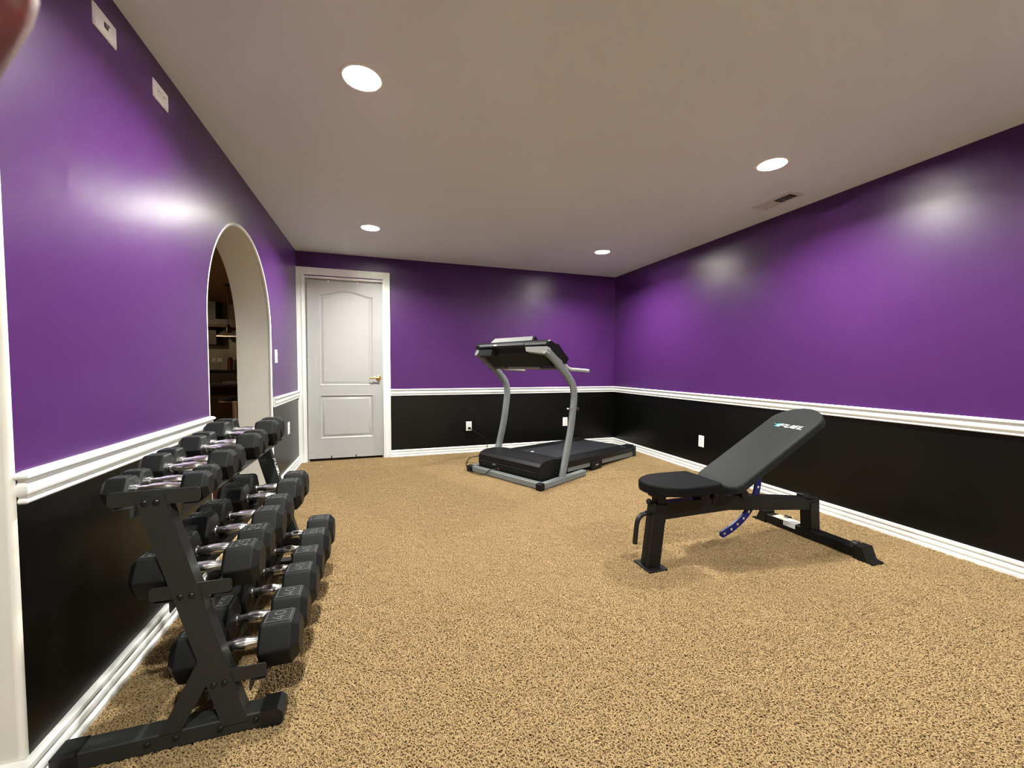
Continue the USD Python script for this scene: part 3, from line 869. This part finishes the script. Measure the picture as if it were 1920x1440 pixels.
tp('crossbar', box((-0.030, -0.45, 0.004), (0.026, 0.45, 0.058), 0.006), 'treadmill_gray')
for s in (-1, 1):
    tp('foot_rail', box((-0.028, s * 0.455 - 0.027, 0.004), (0.648, s * 0.455 + 0.027, 0.056), 0.005), 'treadmill_gray')
    tp('end_cap', box((-0.050, s * 0.455 - 0.032, -0.002), (0.004, s * 0.455 + 0.032, 0.061), 0.006), 'treadmill_black')
    up = smooth_path([(0.308, s * 0.44, 0.045), (0.376, s * 0.44, 0.26), (0.435, s * 0.44, 0.46), (0.467, s * 0.44, 0.62), (0.488, s * 0.44, 0.755), (0.479, s * 0.44, 0.845), (0.440, s * 0.44, 0.915), (0.318, s * 0.44, 1.024), (0.185, s * 0.44, 1.122), (0.052, s * 0.44, 1.205)], 8)
    tp('upright', tube(up, 0.042, 0.026, n=20, side=(1, 0, 0.35)), 'treadmill_gray', 50)
    hb = smooth_path([(0.22, s * 0.425, 1.150), (0.30, s * 0.425, 1.112), (0.345, s * 0.425, 1.083), (0.40, s * 0.425, 1.048), (0.455, s * 0.425, 1.033), (0.56, s * 0.425, 1.028), (0.745, s * 0.425, 1.018)], 7)
    tp('handlebar', tube(hb, 0.0185, n=16), 'treadmill_silver', 50)
    br = [(0.044, s * a, z) for a, z in (((0.215, 1.236), (0.465, 1.234), (0.465, 1.180), (0.40, 1.176), (0.225, 1.196)) if s < 0 else ((0.215, 1.225), (0.405, 1.225), (0.405, 1.165), (0.225, 1.168)))]
    tp('bracket', hullp([(x + dx, y, z - 0.3 * dx) for x, y, z in br for dx in (0.0, 0.05)]), 'treadmill_silver' if s < 0 else 'belt', 20)
    dk = [(0.45, s * 0.405, 0.118), (0.45, s * 0.405, 0.060), (1.775, s * 0.405, 0.006), (1.775, s * 0.405, 0.074)]
    tp('side_frame', hullp([(x, y + dy, z) for x, y, z in dk for dy in (0.0, -s * 0.04)]), 'treadmill_gray', 20)
    sd = [(0.40, 0.168), (0.40, 0.112), (1.775, 0.068), (1.775, 0.116)]
    tp('foot_step', hullp([(x, s * y, z - i) for x, z in sd for y, i in ((0.245, 0.006), (0.262, 0.0), (0.402, 0.0), (0.412, 0.008))]), 'treadmill_black', 25)
    tp('rear_cap', box((1.760, s * 0.36, -0.002), (1.812, s * 0.422, 0.120), 0.008), 'belt')
    tp('belt_guide', box((1.60, s * 0.40, 0.10), (1.80, s * 0.30, 0.134), 0.010), 'treadmill_black')
tp('belt', hullp([(x, y, z) for x, z in ((0.38, 0.172), (0.38, 0.140), (1.772, 0.088), (1.772, 0.112), (1.785, 0.100)) for y in (-0.25, 0.25)]), 'belt', 25)
tp('deck', hullp([(x, y, z) for x, z in ((0.42, 0.135), (0.42, 0.06), (1.76, 0.02), (1.76, 0.085)) for y in (-0.365, 0.365)]), 'treadmill_black', 20)
tp('rear_roller', box((1.755, -0.37, 0.004), (1.80, 0.37, 0.085), 0.012), 'treadmill_black')
tp('fold_latch', box((0.835, -0.428, 0.010), (1.035, -0.395, 0.086), 0.005), 'treadmill_black')
tp('latch_label', box((0.905, -0.4295, 0.045), (0.955, -0.4275, 0.056)), 'treadmill_silver', False)
hp_ = [(0.050, 0.014), (0.032, 0.10), (0.036, 0.175), (0.062, 0.200), (0.12, 0.214), (0.24, 0.216), (0.38, 0.196), (0.47, 0.172), (0.50, 0.14), (0.50, 0.014)]
hood = []
for v, k in ((0.395, 0.0), (0.385, 0.010), (0.365, 0.018)):
    pp = sg.Polygon(hp_).buffer(-k)
    hood += [(x, s * v, z) for x, z in pp.exterior.coords for s in (-1, 1)]
hd = tp('motor_hood', hullp(hood), 'treadmill_black', 30, 'black moulded motor cover')
tp('hood_seam', box((0.0285, -0.36, 0.117), (0.040, 0.36, 0.122), 0.001), 'belt', 25, parent=hd)
tp('hood_badge', box((0.0300, 0.150, 0.100), (0.0375, 0.190, 0.114), 0.001), 'treadmill_gray', False, parent=hd)
tp('power_switch', box((0.0345, 0.105, 0.060), (0.046, 0.130, 0.078), 0.002), 'red_plastic', parent=hd)
tp('side_badge', box((0.425, 0.02, 0.2085 - 0.017), (0.455, 0.045, 0.2105 - 0.016), 0.0005), 'white_ink', False, parent=hd)
# console
body = [(0.075, 1.238), (0.34, 1.100), (0.315, 1.072), (0.235, 1.060), (0.105, 1.165)]
cb = tp('console', hullp([(x, s * v, z) for x, z in body for v, s in ((0.385, 1), (0.385, -1))]), 'treadmill_black', 25, 'black console seen from below')
top = [(0.050, 1.238), (0.046, 1.262), (0.060, 1.284), (0.088, 1.293), (0.215, 1.240), (0.348, 1.140), (0.352, 1.105), (0.330, 1.098)]
tp('console_top', hullp([(x, y, z) for x, z in top for y in (-0.455, 0.455)] + [(x + 0.01, s * 0.468, z - 0.006) for x, z in top[1:6] for s in (-1, 1)]), 'treadmill_black', 30)
tp('fascia_strip', box((0.0425, -0.195, 1.252), (0.050, 0.40, 1.272), 0.002), 'treadmill_gray', 25)
tp('fascia_strip', box((0.0425, -0.452, 1.250), (0.050, -0.205, 1.270), 0.002), 'treadmill_gray', 25)
bg = hullp([(x, 0.168 + 0.024 * math.cos(a), 1.262 + 0.008 * math.sin(a)) for a in np.linspace(0, 2 * math.pi, 16, endpoint=False) for x in (0.0405, 0.044)])
tp('fascia_badge', bg, 'white_ink', False, 'small pale oval badge')
tp('side_pod', hullp([(x, s2, z) for x, z in ((0.19, 1.262), (0.225, 1.262), (0.372, 1.130), (0.350, 1.085), (0.315, 1.088)) for s2 in (-0.452, -0.395)]), 'treadmill_black', 25)
tp('side_pod', hullp([(x, s2, z) for x, z in ((0.19, 1.262), (0.225, 1.262), (0.372, 1.130), (0.350, 1.085), (0.315, 1.088)) for s2 in (0.452, 0.395)]), 'treadmill_black', 25)
rr_ = tp('reading_rack', hullp([(x, y, z) for x, z in ((0.094, 1.285), (0.122, 1.330), (0.136, 1.331), (0.215, 1.238)) for y in (-0.262, 0.275)]), 'treadmill_black', 25)
tp('rack_face', hullp([(0.0905, 0.285, 1.292), (0.0905, -0.252, 1.296), (0.118, -0.240, 1.334), (0.118, 0.246, 1.334), (0.096, 0.285, 1.290), (0.096, -0.252, 1.294), (0.122, -0.240, 1.332), (0.122, 0.246, 1.332)]), 'treadmill_silver', 20, 'silver front of the reading rack', parent=rr_)
tp('pulse_bar', tube([(0.300, -0.40, 1.045), (0.300, 0, 1.045), (0.300, 0.40, 1.045)], 0.014, 0.016, n=12), 'treadmill_gray', 50)
tp('grip_plate', box((0.268, -0.19, 1.036), (0.290, 0.21, 1.060), 0.004), 'treadmill_silver', 25)
tp('safety_cord', tube([(0.30, 0.32, 1.05), (0.302, 0.321, 0.93), (0.30, 0.32, 0.80)], 0.0011, n=6), 'black_plastic')
pv = -0.44
tp('lock_pin', cat_([cyl((0.372, pv - 0.012, 0.672), (0.520, pv - 0.012, 0.662), 0.006, 12), trimesh.creation.icosphere(2, 0.0105).apply_translation((0.372, pv - 0.012, 0.672))]), 'chrome', 40)
tp('lock_knob', lathe([(0, -0.018), (0.016, -0.018), (0.022, -0.008), (0.022, 0.008), (0.014, 0.02), (0, 0.021)], 16).apply_translation((0.525, pv - 0.012, 0.655)), 'black_plastic', 40)
for q in ((0.255, 1.035), (0.150, 1.110)):
    tp('bolt', disc_bolt((q[0], 0.467, q[1]), (0, 1, 0), 0.010, 0.008), 'black_plastic')
cord = smooth_path([(0.060, 0.120, 0.045), (0.020, 0.135, 0.070), (-0.028, 0.165, 0.068), (-0.060, 0.205, 0.020), (-0.085, 0.290, 0.012), (-0.055, 0.430, 0.012), (0.060, 0.620, 0.012), (0.180, 0.755, 0.012), (0.325, 0.880, 0.012), (0.450, 0.880, 0.012), (0.600, 0.930, 0.012),
                    (0.700, 0.995, 0.035), (0.708, 1.000, 0.11), (0.680, 1.015, 0.180), (0.610, 1.050, 0.232), (0.545, 1.085, 0.285), (0.520, 1.105, 0.300)], 6)
pcd = tp('power_cord', tube(cord, 0.0040, n=8), 'black_plastic', 60, 'black power cord')
aw = np.linalg.inv(INV[tm])
pw = np.array([1.884, -0.003, 0.3025])
plug = hullp([(pw[0] + sx * 0.013, y, pw[2] + sz * 0.011) for sx in (-1, 1) for sz in (-1, 1) for y in (-0.010, -0.028)] + [(pw[0] + 0.012 + sx * 0.006, -0.044, pw[2] - 0.004 + sz * 0.006) for sx in (-1, 1) for sz in (-1, 1)])
part(pcd, 'plug', plug, 'black_plastic', 40, world=True)

# ------------------------------------------------------------------ the dark kitchen beyond the arch
solo('floor', box((-4.6, YR - 0.1, -0.06), (-0.02, 4.7, -0.012)), 'wood_floor', 'dark wood floor of the kitchen beyond the arch', 'floor', kind=S, smooth=False)
solo('ceiling', box((-4.6, YR - 0.1, H - 0.02), (-0.25, 4.7, H + 0.06)), 'kitchen_wall', 'dim tan ceiling of the kitchen beyond the arch', 'ceiling', kind=S, smooth=False)
solo('wall_kitchen', box((-4.6, 4.5, -0.012), (-0.2, 4.6, H)), 'kitchen_wall', 'dim end wall of the kitchen beyond the arch', 'wall', kind=S, smooth=False)
solo('wall_kitchen_left', box((-4.7, YR - 0.1, -0.012), (-4.6, 4.6, H)), 'kitchen_wall', 'long left wall of the kitchen', 'wall', kind=S, smooth=False)
solo('wall_kitchen_right', box((-0.25, 0.12, -0.012), (-0.15, 4.6, H)), 'kitchen_wall', 'right wall of the kitchen beyond the gym', 'wall', kind=S, smooth=False)
solo('wall_kitchen_rear', box((-4.6, YR - 0.1, -0.012), (-0.25, YR, H)), 'kitchen_wall', 'rear wall of the kitchen', 'wall', kind=S, smooth=False)
solo('backsplash', box((-2.55, 4.488, 0.985), (-0.6, 4.4995, 1.80)), 'backsplash', 'mottled grey stone backsplash on the kitchen end wall', 'backsplash')
cbn = thing('wall_cabinet', 'black wall cabinet hanging at the left of the backsplash', 'cabinet', (-2.45, 4.35, 1.45))
part(cbn, 'body', box((-0.30, -0.17, 0.0), (0.36, 0.14, 0.84), 0.004), 'dark_wood')
for s in (-1, 1):
    x0 = -0.298 if s < 0 else 0.034
    d_ = part(cbn, 'door', box((x0, -0.19, 0.005), (x0 + 0.322, -0.171, 0.835), 0.004), 'dark_wood')
    part(d_, 'knob', trimesh.creation.icosphere(2, 0.014).apply_translation((0.03 + s * 0.04, -0.203, 0.10)), 'steel', True)
hd2 = thing('range_hood', 'dark range hood with a pale metal lip above the cooktop', 'range hood', (-1.62, 4.20, 1.60))
part(hd2, 'canopy', hullp([(x, y, z) for x, y, z in ((-0.45, -0.12, 0.03), (0.45, -0.12, 0.03), (-0.45, 0.28, 0.03), (0.45, 0.28, 0.03), (-0.3, 0.1, 0.24), (0.3, 0.1, 0.24), (-0.3, 0.28, 0.24), (0.3, 0.28, 0.24))]), 'backsplash', 20)
part(hd2, 'front_lip', box((-0.45, -0.13, 0.0), (0.45, -0.10, 0.032), 0.004), 'steel')
bmr = thing('header_beam', 'dark wooden header beam across the kitchen', 'beam', (-1.7, 3.9, 1.80))
part(bmr, 'beam', box((-2.0, -0.06, 0.0), (1.45, 0.06, 0.115), 0.004), 'dark_wood')
part(bmr, 'light_rail', box((-2.0, -0.05, -0.03), (1.45, 0.05, 0.0), 0.003), 'kitchen_wall')
for x, lab in ((-2.25, 'pale wall outlet at the left of the kitchen backsplash'), (-2.155, 'pale double wall outlet right of the other on the kitchen backsplash')):
    w = 0.035 if x < -2.2 else 0.045
    t = thing('kitchen_outlet', lab, 'outlet', (x, 4.488, 1.17), group='outlets on the kitchen backsplash')
    part(t, 'cover', box((-w, -0.007, -0.04), (w, 0, 0.04), 0.002), 'plate_white')
    part(t, 'socket', cat_([box((-0.014, -0.009, s * 0.02 - 0.012), (0.014, -0.006, s * 0.02 + 0.012), 0.002) for s in (-1, 1)]), 'plate_white')
ctr = thing('kitchen_counter', 'dark cabinet run with black stone top along the kitchen end wall', 'counter', (-1.6, 4.15, -0.012))
part(ctr, 'cabinet', box((-1.3, -0.28, 0.0), (1.3, 0.33, 0.95), 0.004), 'dark_wood')
part(ctr, 'worktop', box((-1.32, -0.32, 0.95), (1.32, 0.33, 0.99), 0.005), 'counter_stone')
for k in range(4):
    x0 = -1.29 + 0.645 * k
    d_ = part(ctr, 'door', box((x0, -0.30, 0.1), (x0 + 0.635, -0.281, 0.93), 0.004), 'dark_wood')
    part(d_, 'handle', box((x0 + 0.56, -0.325, 0.7), (x0 + 0.575, -0.30, 0.86), 0.003), 'steel')
can = thing('red_canister', 'small red canister on the kitchen counter', 'canister', (-1.93, 4.32, 0.978))
part(can, 'jar', lathe([(0, 0), (0.04, 0), (0.045, 0.01), (0.045, 0.20), (0.04, 0.21), (0, 0.21)], 20), 'red_plastic')
part(can, 'lid', lathe([(0, 0.21), (0.043, 0.21), (0.043, 0.23), (0.012, 0.235), (0.012, 0.25), (0, 0.251)], 20), 'dark_wood')
isl = thing('kitchen_island', 'black stone topped kitchen island seen through the arch', 'kitchen island', (-1.4, 2.6, -0.012))
part(isl, 'cabinet', box((-1.2, -0.28, 0.0), (1.0, 0.42, 0.745), 0.004), 'dark_wood')
part(isl, 'worktop', box((-1.25, -0.42, 0.745), (1.05, 0.48, 0.785), 0.006), 'counter_stone')
tr = thing('steel_tray', 'long steel tray with two knobs on the kitchen island', 'tray', (-1.42, 2.75, 0.7735))
part(tr, 'tray', cat_([box((-0.12, -0.1, 0), (0.16, 0.1, 0.008), 0.002), box((-0.12, -0.1, 0.008), (0.16, -0.09, 0.034), 0.002), box((-0.12, 0.09, 0.008), (0.16, 0.1, 0.034), 0.002)]), 'steel')
for z in (0.012, 0.045):
    part(tr, 'knob', trimesh.creation.icosphere(2, 0.014).apply_translation((0.175, -0.08, z)), 'chrome', True)
stl = thing('bar_stool', 'dark round bar stool with a chrome rim in front of the kitchen island', 'bar stool', (-1.02, 1.45, -0.012))
part(stl, 'seat', lathe([(0, 0.60), (0.17, 0.60), (0.185, 0.612), (0.185, 0.632), (0.165, 0.652), (0, 0.660)], 32), 'black_plastic', 40)
part(stl, 'rim', lathe([(0.180, 0.588), (0.192, 0.592), (0.192, 0.604), (0.180, 0.606), (0.180, 0.588)], 32), 'chrome', 30, 'chrome rim')
part(stl, 'column', lathe([(0, 0.02), (0.03, 0.02), (0.028, 0.59), (0, 0.59)], 20), 'chrome')
part(stl, 'footrest', trimesh.creation.torus(0.15, 0.011, 32, 10).apply_translation((0, 0, 0.26)), 'chrome', True)
part(stl, 'base', lathe([(0, 0.03), (0.05, 0.028), (0.20, 0.010), (0.205, 0.0), (0, 0.0)], 32), 'chrome', 40)
pn = thing('pendant_lamp', 'pendant lamp on a thin rod hanging from the kitchen ceiling', 'pendant lamp', (-1.30, 2.2, H - 0.02))
part(pn, 'canopy', lathe([(0, 0), (0.065, 0.0), (0.06, -0.018), (0.02, -0.028), (0, -0.028)], 24), 'dark_wood')
part(pn, 'rod', cyl((0, 0, -0.02), (0, 0, -0.62), 0.006, 12), 'dark_wood')
part(pn, 'shade', lathe([(0.012, -0.60), (0.038, -0.64), (0.038, -0.72), (0.034, -0.72), (0.034, -0.642), (0.008, -0.604), (0.012, -0.60)], 24), 'dark_wood')
kl = thing('kitchen_lamp', 'dim warm ceiling lamp in the kitchen out of sight', 'ceiling lamp', (-3.2, 0.6, H - 0.02))
part(kl, 'housing', lathe([(0, 0), (0.17, 0), (0.17, -0.02), (0, -0.02)], 24), 'plate_white')
part(kl, 'diffuser', lathe([(0, -0.02), (0.16, -0.02), (0.14, -0.05), (0, -0.065)], 24), 'kitchen_glow', True)

# ------------------------------------------------------------------ the hand that reaches in front of the lens
def campt(r, u, f):
    return EYE + CR * r + CU * u + CF * f


def chain(pts, seg=24):
    """Hulls of spheres along joints (point, radius)."""
    out = None
    for (p, a), (q, b) in zip(pts[:-1], pts[1:]):
        m = manifold3d.Manifold.batch_hull([manifold3d.Manifold.sphere(a, seg).translate(tuple(p)), manifold3d.Manifold.sphere(b, seg).translate(tuple(q))])
        out = m if out is None else out + m
    return out


tip = np.array([-0.0619, 0.0443, 0.0427])
ax = np.array([-0.38, -0.91, -0.14])
ax /= np.linalg.norm(ax)
hnd = None
K = np.array([-0.097, -0.050, 0.024])
fingers = [[(tip + ax * -0.001, 0.0072), (tip + ax * 0.024, 0.0077), (tip + ax * 0.05, 0.0082), (K, 0.0105)]]
for k, (L1, bend) in enumerate(((0.043, 0.4), (0.040, 0.5), (0.032, 0.6))):
    b = K + np.array([-0.012, -0.017, -0.004]) * (k + 1)
    d1 = np.array([0.50, 0.50, 0.22]); d1 /= np.linalg.norm(d1)
    d2 = np.array([0.25, 0.10, -0.75]); d2 /= np.linalg.norm(d2)
    fingers.append([(b, 0.0102), (b + d1 * L1 * 0.55, 0.0090), (b + d1 * L1 * 0.55 + d2 * L1 * 0.5, 0.0083), (b + d1 * L1 * 0.3 + d2 * L1 * 0.95, 0.0074)])
wrist = np.array([-0.165, -0.130, -0.045])
fingers.append([(wrist + (0.016, 0.028, -0.004), 0.015), (np.array([-0.125, -0.060, -0.035]), 0.0125), (np.array([-0.098, -0.036, -0.035]), 0.0105), (np.array([-0.078, -0.022, -0.030]), 0.0085)])
for fg in fingers:
    c = chain(fg)
    hnd = c if hnd is None else hnd + c
B = [K + np.array([-0.012, -0.017, -0.004]) * k for k in range(4)]
hnd = hnd + manifold3d.Manifold.batch_hull([manifold3d.Manifold.sphere(0.0105, 24).translate(tuple(b)) for b in B] + [manifold3d.Manifold.sphere(0.0145, 24).translate(tuple(wrist + np.array(o))) for o in ((0.014, 0.012, 0.0), (-0.014, -0.012, 0.0))])
hnd = hnd + chain([(wrist, 0.023), (wrist + np.array([-0.07, -0.09, -0.06]), 0.030)])
hm = hnd.refine_to_length(0.004).to_mesh()
hm = trimesh.Trimesh(hm.vert_properties[:, :3], hm.tri_verts)
trimesh.smoothing.filter_taubin(hm, iterations=8)
BAS = np.stack([CR, CU, CF])
hv = hm.vertices @ BAS
ht = thing('hand', 'reddish fingertip of the hand holding the camera, at the top left corner', 'hand', EYE + wrist @ BAS)
part(ht, 'skin', trimesh.Trimesh(hv + EYE, hm.faces, process=False), 'skin', True, world=True)
nl = np.array([-0.85, 0.35, 0.25])
nc = tip + ax * 0.003 + nl / np.linalg.norm(nl) * 0.0062
nm = trimesh.creation.icosphere(3, 1.0)
s1 = np.cross(ax, nl)
s1 /= np.linalg.norm(s1)
n2 = np.cross(s1, ax)
nm.vertices = np.outer(nm.vertices[:, 0] * 0.0062, ax) + np.outer(nm.vertices[:, 1] * 0.0046, s1) + np.outer(nm.vertices[:, 2] * 0.0016, n2) + nc
part(ht, 'nail', trimesh.Trimesh(nm.vertices @ BAS + EYE, nm.faces, process=False), 'nail', True, world=True)
